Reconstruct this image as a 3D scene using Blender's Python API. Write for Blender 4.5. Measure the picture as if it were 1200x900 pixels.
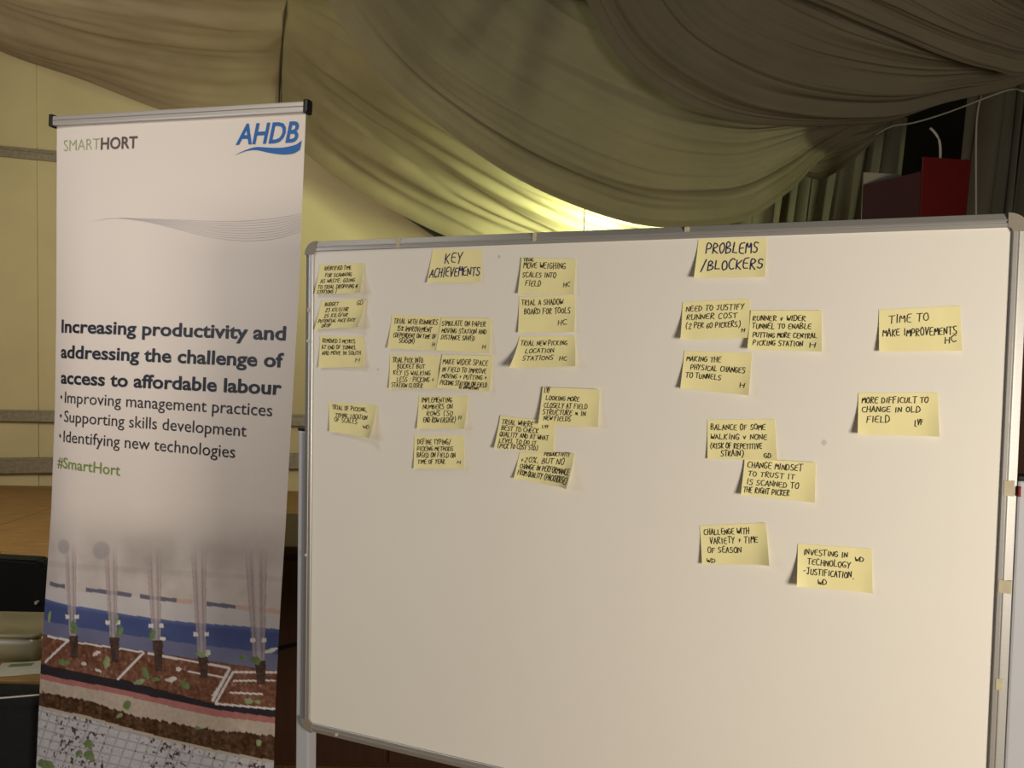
import bpy, bmesh, math, random
import numpy as np
from mathutils import Vector, Matrix, noise

for o in list(bpy.data.objects): bpy.data.objects.remove(o)
SC = bpy.context.scene; COL = SC.collection
rnd = random.Random(7)

# ------------------------------------------------------------------ camera
F, PITCH, ROLL, EYE = 934.8, .0422, .0196, 1.45
cp, sp, cr, sr = math.cos(PITCH), math.sin(PITCH), math.cos(ROLL), math.sin(ROLL)
A_ = np.array([[1, 0, 0], [0, 0, -1], [0, 1, 0]], float)
R_ = np.array([[cr, -sr, 0], [sr, cr, 0], [0, 0, 1]]) @ np.array([[1, 0, 0], [0, cp, -sp], [0, sp, cp]]) @ A_
cam = bpy.data.cameras.new('camera'); cam_o = bpy.data.objects.new('camera', cam); COL.objects.link(cam_o)
cam.sensor_width = 36; cam.lens = F / 1200 * 36; cam.clip_start = .05; cam.clip_end = 60
rx, ry, rz = R_[0], -R_[1], -R_[2]
cam_o.matrix_world = Matrix(((rx[0], ry[0], rz[0], 0), (rx[1], ry[1], rz[1], 0), (rx[2], ry[2], rz[2], EYE), (0, 0, 0, 1)))
SC.camera = cam_o

def s2l(c):
    return tuple((x / 255 / 12.92) if x / 255 <= .04045 else ((x / 255 + .055) / 1.055) ** 2.4 for x in c)

# ------------------------------------------------------------------ light and exposure
W = bpy.data.worlds.new('world'); SC.world = W; W.use_nodes = True
W.node_tree.nodes['Background'].inputs[0].default_value = (1, .86, .68, 1)
W.node_tree.nodes['Background'].inputs[1].default_value = .055
SC.view_settings.view_transform = 'Standard'; SC.view_settings.look = 'None'
SC.view_settings.exposure = 0; SC.view_settings.gamma = 1; SC.view_settings.use_curve_mapping = False

def area(name, loc, target, size, power, color, size_y=None, spread=180):
    l = bpy.data.lights.new(name, 'AREA'); l.spread = math.radians(spread); l.size = size; l.energy = power; l.color = color
    if size_y: l.shape = 'RECTANGLE'; l.size_y = size_y
    o = bpy.data.objects.new(name, l); COL.objects.link(o); o.location = loc
    o.rotation_euler = (Vector(target) - Vector(loc)).to_track_quat('-Z', 'Y').to_euler(); return o
area('lamp_right_front', (1.25, -.8, 1.2), (.15, 1.25, 1.1), .55, 47, (1, .90, .76))
area('fill_overhead', (-1.5, .6, 2.9), (-1.1, 2.25, 1.3), .7, 5.0, (1, .91, .80), None, 80)  # unseen fill added for the banner; spread narrowed to spare the board
area('lamp_left_cool', (-3.2, .3, 1.9), (-1.25, 2.3, 1.5), .6, 12, (.86, .90, 1))
area('fill_back_left', (-4.8, 3.4, 2.2), (-3.2, 7.9, 2.2), 1.2, 95, (1, .88, .70))  # unseen fill added to brighten the back wall and left drape

# ------------------------------------------------------------------ helpers
def at(x, y, Y):
    """world point on the sight line through a photo pixel at distance Y"""
    w = R_.T @ np.array([(x - 600) / F, (y - 450) / F, 1.])
    w = w * (Y / w[1]); return Vector((w[0], w[1], w[2] + EYE))
def on_plane(x, y, o, u, d):
    w = Vector(R_.T @ np.array([(x - 600) / F, (y - 450) / F, 1.])); n = u.cross(d)
    e = Vector((0, 0, EYE)); q = e + w * ((o - e).dot(n) / w.dot(n)) - o
    return q.dot(u), q.dot(d)

def mat(name, col, rough=.6, metal=0, noise_amt=0, noise_scale=20, bump=0, bump_scale=80, coat=0, spec=.5, stretch=None, trans=0):
    m = bpy.data.materials.new(name); m.use_nodes = True; nt = m.node_tree; N = nt.nodes; L = nt.links
    b = N['Principled BSDF']; c = s2l(col) if max(col) > 1.001 else col
    b.inputs['Base Color'].default_value = (*c, 1); b.inputs['Roughness'].default_value = rough
    b.inputs['Metallic'].default_value = metal; b.inputs['Specular IOR Level'].default_value = spec
    b.inputs['Coat Weight'].default_value = coat; b.inputs['Transmission Weight'].default_value = trans
    tc = N.new('ShaderNodeTexCoord'); mp = N.new('ShaderNodeMapping'); L.new(tc.outputs['Object'], mp.inputs[0])
    if stretch: mp.inputs['Scale'].default_value = stretch
    if noise_amt:
        n = N.new('ShaderNodeTexNoise'); n.inputs['Scale'].default_value = noise_scale; n.inputs['Detail'].default_value = 6
        L.new(mp.outputs[0], n.inputs[0]); r = N.new('ShaderNodeValToRGB'); L.new(n.outputs[0], r.inputs[0])
        lo = [max(0, x * (1 - noise_amt)) for x in c]; hi = [min(1, x * (1 + noise_amt)) for x in c]
        r.color_ramp.elements[0].color = (*lo, 1); r.color_ramp.elements[0].position = .3
        r.color_ramp.elements[1].color = (*hi, 1); r.color_ramp.elements[1].position = .7
        L.new(r.outputs[0], b.inputs['Base Color'])
    if bump:
        n = N.new('ShaderNodeTexNoise'); n.inputs['Scale'].default_value = bump_scale; n.inputs['Detail'].default_value = 4
        L.new(mp.outputs[0], n.inputs[0]); bp = N.new('ShaderNodeBump'); bp.inputs['Strength'].default_value = bump
        bp.inputs['Distance'].default_value = .01; L.new(n.outputs[0], bp.inputs['Height']); L.new(bp.outputs[0], b.inputs['Normal'])
    return m

def cloth_mat(name, col, transl=.35, clear=.0, noise_amt=.12):
    """sheer woven cloth: diffuse + translucent (+ a little see-through between the threads)"""
    m = bpy.data.materials.new(name); m.use_nodes = True; nt = m.node_tree; N = nt.nodes; L = nt.links
    N.remove(N['Principled BSDF']); out = N['Material Output']; c = s2l(col)
    tc = N.new('ShaderNodeTexCoord')
    n = N.new('ShaderNodeTexNoise'); n.inputs['Scale'].default_value = 2.2; n.inputs['Detail'].default_value = 7
    L.new(tc.outputs['Object'], n.inputs[0])
    r = N.new('ShaderNodeValToRGB'); L.new(n.outputs[0], r.inputs[0])
    r.color_ramp.elements[0].color = (*[x * (1 - noise_amt) for x in c], 1); r.color_ramp.elements[0].position = .3
    r.color_ramp.elements[1].color = (*[min(1, x * (1 + noise_amt)) for x in c], 1); r.color_ramp.elements[1].position = .7
    d = N.new('ShaderNodeBsdfDiffuse'); t = N.new('ShaderNodeBsdfTranslucent')
    n2 = N.new('ShaderNodeTexNoise'); n2.inputs['Scale'].default_value = 260; L.new(tc.outputs['Object'], n2.inputs[0])
    bp = N.new('ShaderNodeBump'); bp.inputs['Strength'].default_value = .25; bp.inputs['Distance'].default_value = .003
    L.new(n2.outputs[0], bp.inputs['Height']); L.new(bp.outputs[0], d.inputs['Normal'])
    L.new(r.outputs[0], d.inputs[0]); L.new(r.outputs[0], t.inputs[0])
    mx = N.new('ShaderNodeMixShader'); mx.inputs[0].default_value = transl; L.new(d.outputs[0], mx.inputs[1]); L.new(t.outputs[0], mx.inputs[2])
    last = mx
    if clear:
        tr = N.new('ShaderNodeBsdfTransparent'); m2 = N.new('ShaderNodeMixShader'); m2.inputs[0].default_value = clear
        L.new(mx.outputs[0], m2.inputs[1]); L.new(tr.outputs[0], m2.inputs[2]); last = m2
    L.new(last.outputs[0], out.inputs[0]); return m

def mesh_obj(name, verts, faces, m, parent=None, smooth=False):
    me = bpy.data.meshes.new(name); me.from_pydata([tuple(v) for v in verts], [], faces); me.update()
    if m: me.materials.append(m)
    if smooth: me.polygons.foreach_set('use_smooth', [True] * len(me.polygons))
    o = bpy.data.objects.new(name, me); COL.objects.link(o); o.parent = parent; return o
def tag(o, label=None, cat=None, group=None, kind=None):
    if label: o['label'] = label
    if cat: o['category'] = cat
    if group: o['group'] = group
    if kind: o['kind'] = kind
    return o
def empty(name, loc, label, cat, group=None):
    o = bpy.data.objects.new(name, None); COL.objects.link(o); o.location = loc; o.empty_display_size = .1
    return tag(o, label, cat, group)

class MB:
    """collects shapes (in the parent's local space) for one mesh"""
    def __init__(s): s.bm = bmesh.new()
    def box(s, o, u, v, w, a, b, c, bev=0):
        """box from origin o along unit axes u,v,w with ranges a,b,c"""
        vs = [s.bm.verts.new(o + u * x + v * y + w * z) for x in a for y in b for z in c]
        fs = [(0, 1, 3, 2), (4, 6, 7, 5), (0, 4, 5, 1), (2, 3, 7, 6), (0, 2, 6, 4), (1, 5, 7, 3)]
        nf = [s.bm.faces.new([vs[i] for i in f]) for f in fs]
        bmesh.ops.recalc_face_normals(s.bm, faces=nf)
        if bev: bmesh.ops.bevel(s.bm, geom=list({e for f in nf for e in f.edges}), offset=bev, segments=2, affect='EDGES', profile=.6)
        return s
    def tube(s, pts, r, n=8, cap=True):
        pts = [Vector(p) for p in pts]; rings = []
        rs = r if isinstance(r, (list, tuple)) else [r] * len(pts)
        for i, p in enumerate(pts):
            t = (pts[min(i + 1, len(pts) - 1)] - pts[max(i - 1, 0)]).normalized()
            a = t.cross(Vector((0, 0, 1)) if abs(t.z) < .9 else Vector((0, 1, 0))).normalized(); b = t.cross(a)
            rings.append([s.bm.verts.new(p + (a * math.cos(k * 2 * math.pi / n) + b * math.sin(k * 2 * math.pi / n)) * rs[i]) for k in range(n)])
        for i in range(len(rings) - 1):
            for k in range(n): s.bm.faces.new([rings[i][k], rings[i][(k + 1) % n], rings[i + 1][(k + 1) % n], rings[i + 1][k]])
        if cap: s.bm.faces.new(rings[0]); s.bm.faces.new(rings[-1][::-1])
        return s
    def poly(s, pts):
        s.bm.faces.new([s.bm.verts.new(Vector(p)) for p in pts]); return s
    def build(s, name, m, parent=None, smooth=False):
        bmesh.ops.recalc_face_normals(s.bm, faces=s.bm.faces)
        me = bpy.data.meshes.new(name); s.bm.to_mesh(me); s.bm.free()
        if m: me.materials.append(m)
        if smooth: me.polygons.foreach_set('use_smooth', [True] * len(me.polygons))
        o = bpy.data.objects.new(name, me); COL.objects.link(o); o.parent = parent; return o
X, Y, Z = Vector((1, 0, 0)), Vector((0, 1, 0)), Vector((0, 0, 1)); O = Vector((0, 0, 0))

def catmull(pts, n):
    """resample a control polyline to n points, smooth, roughly by length"""
    P = [np.array(p, float) for p in pts]; P = [2 * P[0] - P[1]] + P + [2 * P[-1] - P[-2]]
    out = []
    for i in range(1, len(P) - 2):
        for k in range(24):
            t = k / 24; a, b, c, d = P[i - 1:i + 3]
            out.append(.5 * ((2 * b) + (-a + c) * t + (2 * a - 5 * b + 4 * c - d) * t * t + (-a + 3 * b - 3 * c + d) * t ** 3))
    out.append(P[-2]); out = np.array(out)
    L = np.r_[0, np.cumsum(np.linalg.norm(np.diff(out, axis=0), axis=1))]; s = np.linspace(0, L[-1], n)
    return np.array([np.interp(s, L, out[:, j]) for j in range(out.shape[1])]).T

# ------------------------------------------------------------------ materials
M = dict(
    wall=mat('tent_wall_cloth', (190, 178, 138), .7, noise_amt=.05, noise_scale=2, bump=.1, bump_scale=30),
    dark_wall=mat('tarpaulin_and_shade', (70, 74, 66), .8, noise_amt=.15, noise_scale=4),  # also used where the wall behind the curtains is merely unlit
    rail=mat('weathered_rail', (138, 130, 112), .5, .3, noise_amt=.2, noise_scale=30),
    ply=mat('plywood', (152, 118, 72), .6, noise_amt=.22, noise_scale=5, stretch=(1, 6, 1), bump=.1, bump_scale=40),
    ground=mat('earth_under_floor', (60, 50, 38), .9),
    white=mat('whiteboard_enamel', (232, 228, 219), .38, noise_amt=.012, noise_scale=3, coat=.15, spec=.4),
    alu=mat('brushed_aluminium', (176, 174, 170), .38, .5, noise_amt=.05, noise_scale=60, stretch=(1, 1, 30)),
    alu_rail=mat('banner_rail_aluminium', (196, 190, 182), .4, .5),
    cap=mat('grey_plastic', (138, 130, 116), .5),
    black=mat('black_plastic', (16, 16, 17), .4),
    post=mat('grey_painted_steel', (186, 188, 194), .4, .1),
    tape=mat('old_tape', (186, 176, 148), .5, noise_amt=.1, noise_scale=90),
    note=mat('yellow_note_paper', (240, 231, 172), .75, noise_amt=.02, noise_scale=40),
    ink=mat('black_marker_ink', (38, 32, 26), .6),
    navy=mat('blue_marker_ink', (34, 34, 92), .6),
    banner=mat('banner_vinyl', (232, 222, 213), .42, spec=.35),
    navy_text=mat('print_near_black', (32, 36, 50), .45), grey_text=mat('print_dark_grey', (52, 50, 56), .45),
    green=mat('print_green', (128, 150, 74), .45), brown_grey=mat('print_brown_grey', (98, 84, 82), .45),
    lime=mat('print_light_green', (158, 178, 120), .45),
    blue=mat('print_blue', (22, 100, 176), .4), wave=mat('print_pale_grey', (186, 182, 186), .45),
    brown=mat('dark_brown_wood', (70, 43, 27), .5, noise_amt=.12, noise_scale=6, stretch=(6, 6, 1)),
    red=mat('red_card', (98, 14, 12), .6, noise_amt=.05), darkred=mat('red_card_dark', (58, 8, 8), .65),  # darker red serves every file panel but the spine
    paper=mat('white_paper', (200, 195, 178), .7),
    blackcloth=mat('black_fabric', (15, 15, 17), .9, bump=.5, bump_scale=60),
    steel=mat('dark_steel', (60, 58, 52), .45, .6),
    box=mat('cloudy_clear_plastic', (206, 196, 158), .3, trans=.6),
    leaf_print=mat('print_leaf_green', (110, 140, 84), .6), cable=mat('pale_cable', (170, 165, 150), .5),
    redplastic=mat('red_plastic', (120, 16, 16), .4), smudge=mat('grey_smudge', (206, 200, 192), .5),
)

# ------------------------------------------------------------------ setting
sg = MB().box(O, X, Y, Z, (-9, 7), (-3, 9), (-.2, -.03)).build('floor', M['ground']); tag(sg, kind='structure')
for i in range(7):
    for j in range(8):
        x0 = -8 + i * 2.0 + (.35 if j % 2 else 0); y0 = -2.2 + j * 1.3
        MB().box(O, X, Y, Z, (x0 + .006, x0 + 1.994), (y0 + .006, y0 + 1.294), (-.03, rnd.uniform(-.003, 0))).build('plywood_sheet', M['ply'], sg)
WY = 7.95
w = MB()
for i in range(9):     # laced wall sheets with overlapping seams
    xa = -9.33 + i * 2.3
    w.box(O, X, Y, Z, (xa - .03, xa + 2.3), (WY + (.0 if i % 2 else .012), WY + .05), (-.05, 5.2))
tag(w.build('wall_back', M['wall']), kind='structure')
tag(MB().box(O, X, Y, Z, (-9.4, -9.3), (-3, WY), (-.05, 5.2)).build('wall_left', M['wall']), kind='structure')
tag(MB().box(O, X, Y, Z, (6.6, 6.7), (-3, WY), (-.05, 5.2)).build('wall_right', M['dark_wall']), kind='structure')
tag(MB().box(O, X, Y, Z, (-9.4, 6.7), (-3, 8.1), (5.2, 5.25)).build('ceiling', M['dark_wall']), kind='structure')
def rail(y0px, y1px, x1, r, label, h):
    a = at(0, y0px, WY - .06); b = at(62, y1px, WY - .06); d = (b - a); 
    p0 = a - d * 12; p1 = a + d * (x1 / 62)
    e = empty('wall_rail', p0, label, 'rail')
    dd = (p1 - p0); L = dd.length; dn = dd.normalized(); up = Z - dn * dn.z; up.normalize(); n = dn.cross(up)
    MB().box(O, dn, up, n, (0, L), (-h / 2, h / 2), (-.03, .03), .006).build('bar', M['rail'], e)
    MB().box(O, dn, up, n, (0, L), (h / 2, h / 2 + .02), (-.036, .036), .003).build('lip', M['rail'], e)
    k = 0
    while k * 2.3 + .8 < L:
        MB().box(dn * (k * 2.3 + .8), dn, up, n, (0, .06), (-h / 2 - .015, h / 2 + .03), (-.045, .042), .005).build('bracket', M['steel'], e); k += 1
rail(179, 185, 190, 0, 'upper grey rail of the tent wall, running down behind the banner top', .07)
rail(488, 489, 700, 0, 'middle grey rail of the tent wall, level with the banner bullet points', .09)
rail(547, 546, 700, 0, 'lowest grey rail of the tent wall, just above the plywood floor', .13)
# dark roof beam glimpsed under the lit drape
a, b = at(476, 248, 7.72), at(600, 330, 7.72); dn = (b - a).normalized(); n = dn.cross(Y).normalized()
e = empty('roof_beam', a, 'dark roof beam showing under the green-lit drape, above the whiteboard', 'beam')
MB().box(O, dn, n, Y, (0, (b - a).length), (-.05, .05), (-.05, .05), .006).build('beam', M['steel'], e)
for k in range(4):
    MB().tube([dn * (.1 + k * .42) - Y * .06, dn * (.3 + k * .42) + n * .1 - Y * .06], .015).build('brace', M['steel'], e)
MB().box(O, X, Y, Z, (1.85, 5.2), (5.4, 5.46), (0, 3.9)).build('backdrop', M['dark_wall'])  # dark panel added in place of shade on the unlit wall
tag(bpy.data.objects['backdrop'], 'dark grey-green partition standing in for the unlit wall behind the pleated curtains', 'backdrop')

# ------------------------------------------------------------------ drapes
def drape(name, rows, depths, m, label, n=140, k=170, pleats=14, amp=.03, seed=0, thick=0, group=None, dcurve=None, fine=.35):
    """loft smooth rows of folds into hanging cloth, then pleat it along the fold direction"""
    RR = []
    for row, dep in zip(rows, depths):
        c = catmull(row, n)
        d0, d1 = dep if isinstance(dep, tuple) else (dep, dep)
        pts = []
        for i, (px, py) in enumerate(c):
            t = i / (n - 1); dd = d0 + (d1 - d0) * t
            if dcurve: dd += dcurve * math.sin(math.pi * t)
            pts.append(list(at(px, py, dd)))
        RR.append(np.array(pts))
    G = np.zeros((k, n, 3))
    for i in range(n):
        G[:, i, :] = catmull([r[i] for r in RR], k)
    du = np.gradient(G, axis=1); dv = np.gradient(G, axis=0); N = np.cross(du, dv)
    N /= np.linalg.norm(N, axis=2, keepdims=True) + 1e-9
    r = random.Random(seed); H = np.zeros((k, n)); U, VV = np.meshgrid(np.linspace(0, 1, n), np.linspace(0, 1, k))
    for q in range(pleats * 3):     # folds of many widths, each running along the cloth and dying out
        c0, dr, wob, p0 = r.uniform(-.05, 1.05), r.uniform(-.14, .14), r.uniform(0, .02), r.uniform(0, 6.28)
        w_ = .008 * 6 ** r.random() if q % 3 else r.uniform(.04, .11)
        ht = r.choice((1, 1, -1)) * (w_ / .05) ** .55 * r.uniform(.4, 1); uc, ue = r.uniform(0, 1), r.uniform(.25, .9)
        d = (VV - c0 - dr * (U - .5) - wob * np.sin(U * 5 + p0)) / w_
        H += ht * np.exp(-np.abs(d) ** 1.5) * np.exp(-((U - uc) / ue) ** 2)
    V = []
    for j in range(k):
        v = j / (k - 1)
        for i in range(n):
            u = i / (n - 1)
            h = H[j, i] + .35 * fine * noise.noise(Vector((u * 5, v * 40, seed * 3.3))) + .8 * noise.noise(Vector((u * 1.7, v * 2.2, seed + 40.)))
            edge = min(1, u * 9 + .04, (1 - u) * 9 + .04) * min(1, v * 10 + .4, (1 - v) * 10 + .4)
            V.append(G[j, i] + N[j, i] * h * amp * edge)
    Fc = [(j * n + i, j * n + i + 1, (j + 1) * n + i + 1, (j + 1) * n + i) for j in range(k - 1) for i in range(n - 1)]
    o = mesh_obj(name, V, Fc, m, smooth=True)
    return tag(o, label, 'drape', group), G, N

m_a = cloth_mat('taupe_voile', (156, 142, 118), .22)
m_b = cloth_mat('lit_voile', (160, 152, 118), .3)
m_c = cloth_mat('swag_voile', (146, 136, 116), .4)
m_d = cloth_mat('curtain_voile', (128, 124, 108), .3, clear=.04)

dA, GA, NA = drape('ceiling_drape', [
    [(-220, -60), (-100, 5), (0, 59), (100, 93), (192, 128), (270, 148), (328, 156)],
    [(-220, -110), (-100, -5), (0, 40), (100, 68), (200, 95), (270, 100), (329, 104)],
    [(-220, -150), (-100, -30), (0, 15), (100, 45), (200, 62), (270, 66), (331, 68)],
    [(-220, -190), (-100, -60), (0, -15), (100, 12), (200, 28), (270, 33), (334, 35)],
    [(-220, -230), (-100, -100), (0, -50), (100, -30), (200, -15), (270, -8), (339, -5)],
    [(-220, -330), (-100, -220), (0, -170), (100, -140), (200, -120), (270, -110), (350, -105)]],
    [7.6, 7.3, 6.8, 6.2, 5.6, 3.6], m_a, 'taupe ceiling drape with level pleats, left of the vertical seam above the banner', pleats=30, amp=.034, seed=1, fine=1.1)
# hem seam where the two drapes meet
MB().tube([Vector(GA[j, -1]) - Y * .04 for j in range(0, 170, 4)], .007, 6).build('seam_cord', M['steel'], dA, True)
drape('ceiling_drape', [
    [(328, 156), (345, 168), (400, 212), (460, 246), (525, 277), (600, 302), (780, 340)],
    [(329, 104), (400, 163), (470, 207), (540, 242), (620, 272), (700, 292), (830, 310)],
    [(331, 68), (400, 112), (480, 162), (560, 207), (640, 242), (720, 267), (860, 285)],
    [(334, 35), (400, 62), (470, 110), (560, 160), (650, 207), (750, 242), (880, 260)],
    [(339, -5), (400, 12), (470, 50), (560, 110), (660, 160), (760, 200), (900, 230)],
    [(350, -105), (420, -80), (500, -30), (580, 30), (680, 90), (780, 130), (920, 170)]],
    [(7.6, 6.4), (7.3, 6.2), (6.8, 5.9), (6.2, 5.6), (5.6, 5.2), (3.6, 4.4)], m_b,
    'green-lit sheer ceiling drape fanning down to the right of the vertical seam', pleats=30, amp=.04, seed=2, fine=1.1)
drape('ceiling_swag', [
    [(340, -90), (385, 0), (440, 80), (520, 150), (600, 205), (680, 243), (755, 265), (830, 266), (880, 256), (930, 222), (960, 190), (1010, 150)],
    [(400, -100), (440, 0), (500, 75), (570, 130), (640, 172), (720, 205), (800, 218), (870, 208), (930, 178), (1010, 148)],
    [(470, -110), (520, 0), (580, 65), (640, 110), (700, 143), (780, 168), (850, 168), (920, 156), (1010, 146)],
    [(560, -120), (620, -10), (680, 40), (740, 80), (800, 112), (860, 134), (920, 143), (1010, 142)],
    [(640, -150), (720, -40), (780, 0), (840, 40), (900, 70), (960, 90), (1020, 110)]],
    [(4.6, 3.9), (4.2, 3.9), (4.0, 3.9), (3.9, 3.9), (3.9, 3.9)], m_c,
    'large sheer grey-brown swag bellying down to the top of the whiteboard', pleats=13, amp=.026, seed=8, dcurve=-.35)
drape('ceiling_swag', [
    [(640, -110), (690, 5), (725, 68), (775, 108), (840, 137), (910, 147), (980, 147), (1040, 142), (1100, 122), (1150, 108), (1198, 94), (1290, 50)],
    [(700, -110), (760, 0), (820, 50), (880, 80), (940, 100), (1000, 110), (1060, 110), (1120, 101), (1198, 88), (1290, 40)],
    [(760, -120), (840, -10), (900, 22), (960, 50), (1020, 68), (1080, 80), (1140, 84), (1198, 80), (1290, 30)],
    [(850, -140), (930, -30), (1000, 8), (1060, 32), (1110, 50), (1150, 62), (1200, 68), (1290, 20)]],
    [(3.5, 3.5), (3.3, 3.4), (3.2, 3.3), (3.1, 3.2)], m_c,
    'middle swag sweeping across to the gather at the right edge, over the red file', pleats=11, amp=.02, seed=4, dcurve=-.2)
drape('ceiling_swag', [
    [(800, -150), (900, -30), (980, 12), (1050, 42), (1110, 66), (1160, 80), (1210, 84), (1290, 30)],
    [(900, -150), (1000, -40), (1070, 0), (1120, 25), (1170, 42), (1210, 50), (1290, 10)],
    [(1000, -160), (1070, -60), (1120, -20), (1170, 10), (1215, 25), (1290, 0)],
    [(1100, -180), (1150, -100), (1190, -40), (1230, -10), (1290, -20)]],
    [(2.9, 3.1), (2.8, 3.0), (2.7, 2.95), (2.6, 2.9)], m_c,
    'uppermost swag band cutting across the top right corner', pleats=4, amp=.03, seed=5, dcurve=-.1)
drape('ceiling_swag', [
    [(905, 196), (925, 196), (952, 209), (968, 208), (1000, 188), (1040, 150)],
    [(890, 165), (925, 172), (955, 185), (985, 176), (1015, 160), (1045, 145)],
    [(890, 135), (925, 140), (955, 146), (985, 146), (1015, 144), (1050, 135)]],
    [4.1, 4.05, 4.0], m_c, 'small pointed swag tail hanging below the big swag, left of the red file', n=60, k=50, pleats=4, amp=.025, seed=6)

def curtain(x0, x1, ytop, Yd, label, pleats, seed, lean=0, m=None, zb=.05):
    a, b = at(x0, ytop, Yd), at(x1, ytop, Yd); n, k = 160, 40; V = []
    for j in range(k):
        t = j / (k - 1)
        for i in range(n):
            u = i / (n - 1); p = a.lerp(b, u)
            q = u * pleats + .5 * noise.noise(Vector((u * 3, t * 1.2, seed)))
            h = (math.sin(q * 6.283) + .4 * math.sin(q * 13.7 + 1)) * .045 * (.45 + .8 * t)
            zt = p.z; V.append((p.x + lean * t * (1 + .2 * math.sin(q * 3)) + .02 * math.sin(q * 9), p.y + h + .15 * noise.noise(Vector((u * 2, 0, seed))), zt + (zb - zt) * t))
    Fc = [(j * n + i, j * n + i + 1, (j + 1) * n + i + 1, (j + 1) * n + i) for j in range(k - 1) for i in range(n - 1)]
    return tag(mesh_obj('curtain', V, Fc, m or m_d, smooth=True), label, 'curtain')
curtain(868, 1062, 138, 4.6, 'pleated grey curtain behind the board, left of the red file', 8, 11, -.25)
curtain(1140, 1300, 60, 3.9, 'pleated grey curtain hanging at the right edge, right of the red file', 6, 12, -.18)

# roof struts silhouetted behind the swag
e = empty('roof_bracket', at(722, 60, 4.3), 'dark fan of roof struts showing faintly through the large swag', 'bracket')
for (xa, ya, xb, yb, w_) in [(722, 60, 672, 196, .026), (722, 60, 625, 150, .020), (730, 60, 757, 190, .030), (722, 60, 590, 92, .018)]:
    a, b = at(xa, ya, 4.3), at(xb, yb, 4.3); MB().tube([a - e.location, b - e.location], w_, 8).build('strut', M['steel'], e, True)
MB().tube([Vector((0, -.04, .0)), Vector((0, .04, 0))], .06, 14).build('hub', M['steel'], e, True)
MB().box(O, X, Y, Z, (-.02, .02), (-.02, .02), (0, 5.2 - e.location.z), .003).build('hanger', M['steel'], e)
# fluorescent tube fitting above the lit drape
lp = at(745, 286, 5.45)
e = empty('tube_light', lp, 'bright tube light glowing behind the swag, just above the whiteboard top', 'lamp')
mt = bpy.data.materials.new('lit_tube'); mt.use_nodes = True; b_ = mt.node_tree.nodes['Principled BSDF']
b_.inputs['Emission Color'].default_value = (.86, 1, .45, 1); b_.inputs['Emission Strength'].default_value = 9
dx = Vector((.9, .3, 0)).normalized()
MB().tube([-dx * .45, dx * .45], .02, 10).build('tube', mt, e, True)
MB().box(O, dx, Z, dx.cross(Z), (-.5, .5), (-.075, -.03), (-.03, .03), .004).build('housing', M['post'], e)
for s in (-1, 1): MB().box(dx * s * .47, dx, Z, dx.cross(Z), (-.015, .015), (-.04, .025), (-.02, .02), .003).build('lamp_holder', M['post'], e)
pl_ = bpy.data.lights.new('tube_glow', 'POINT'); pl_.energy = 60; pl_.color = (.92, 1, .58); pl_.shadow_soft_size = .12
plo = bpy.data.objects.new('tube_glow', pl_); COL.objects.link(plo); plo.parent = e; plo.location = (0, .0, .06)
# added area light, no reflector built, aimed up and back onto the drape
rl = bpy.data.lights.new('drape_fill_light', 'AREA'); rl.shape = 'RECTANGLE'; rl.size = .9; rl.size_y = .12; rl.energy = 40; rl.spread = math.radians(95); rl.color = (.93, 1, .56)
rlo = bpy.data.objects.new('drape_fill_light', rl); COL.objects.link(rlo); rlo.parent = e; rlo.location = (-.02, .05, .05)
rlo.rotation_euler = (at(600, 190, 6.6) - e.location).to_track_quat('-Z', 'X').to_euler()
for s in (-1, 1): MB().tube([dx * s * .4 - Z * .05, dx * s * .4 - Z * .05 + Z * 0 + dx.cross(Z) * .04, dx * s * .4 + dx.cross(Z) * .04 + Z * (5.2 - lp.z)], .004, 6).build('hanger_wire', M['steel'], e)

# ------------------------------------------------------------------ banner
bo = Vector((-1.29993, 2.27855, EYE + .60903)); bu = Vector((.95276298, -.30276515, -.0239993)); bd = Vector((-.02973305, -.01434222, -.99945497))
bn = bd.cross(bu).normalized()
if bn.y > 0: bn = -bn
CV = [(0, .002), (.5, .020), (.8, .027), (1.1, .026), (1.3, .018), (1.55, .008), (1.85, .004), (2.1, .003)]
YR = [(0, .006), (.45, .012), (.8, .006), (1.05, .001), (1.25, -.006), (1.5, -.012), (1.75, -.010), (2.1, -.006)]
def ip(t, v): return float(np.interp(v, [a for a, b in t], [b for a, b in t]))
BW = .80
def bpt(u, v, off=0):
    k = u / BW; x = u + ip(YR, v) * k
    curl = -ip(CV, v) * max(0, (.13 - u) / .13) ** 2 + .008 * math.sin(v * 2.2) * k
    return bo + bu * x + bd * v + bn * (curl + off)
bl = bo + bd * 2.05; bl.z = 0
ban = empty('roller_banner', bl, 'tall white roller banner with blue logo and seedling picture, left of the whiteboard', 'banner')
ban_off = -bl
def bp_(u, v, off=0): return bpt(u, v, off) + ban_off

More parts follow.
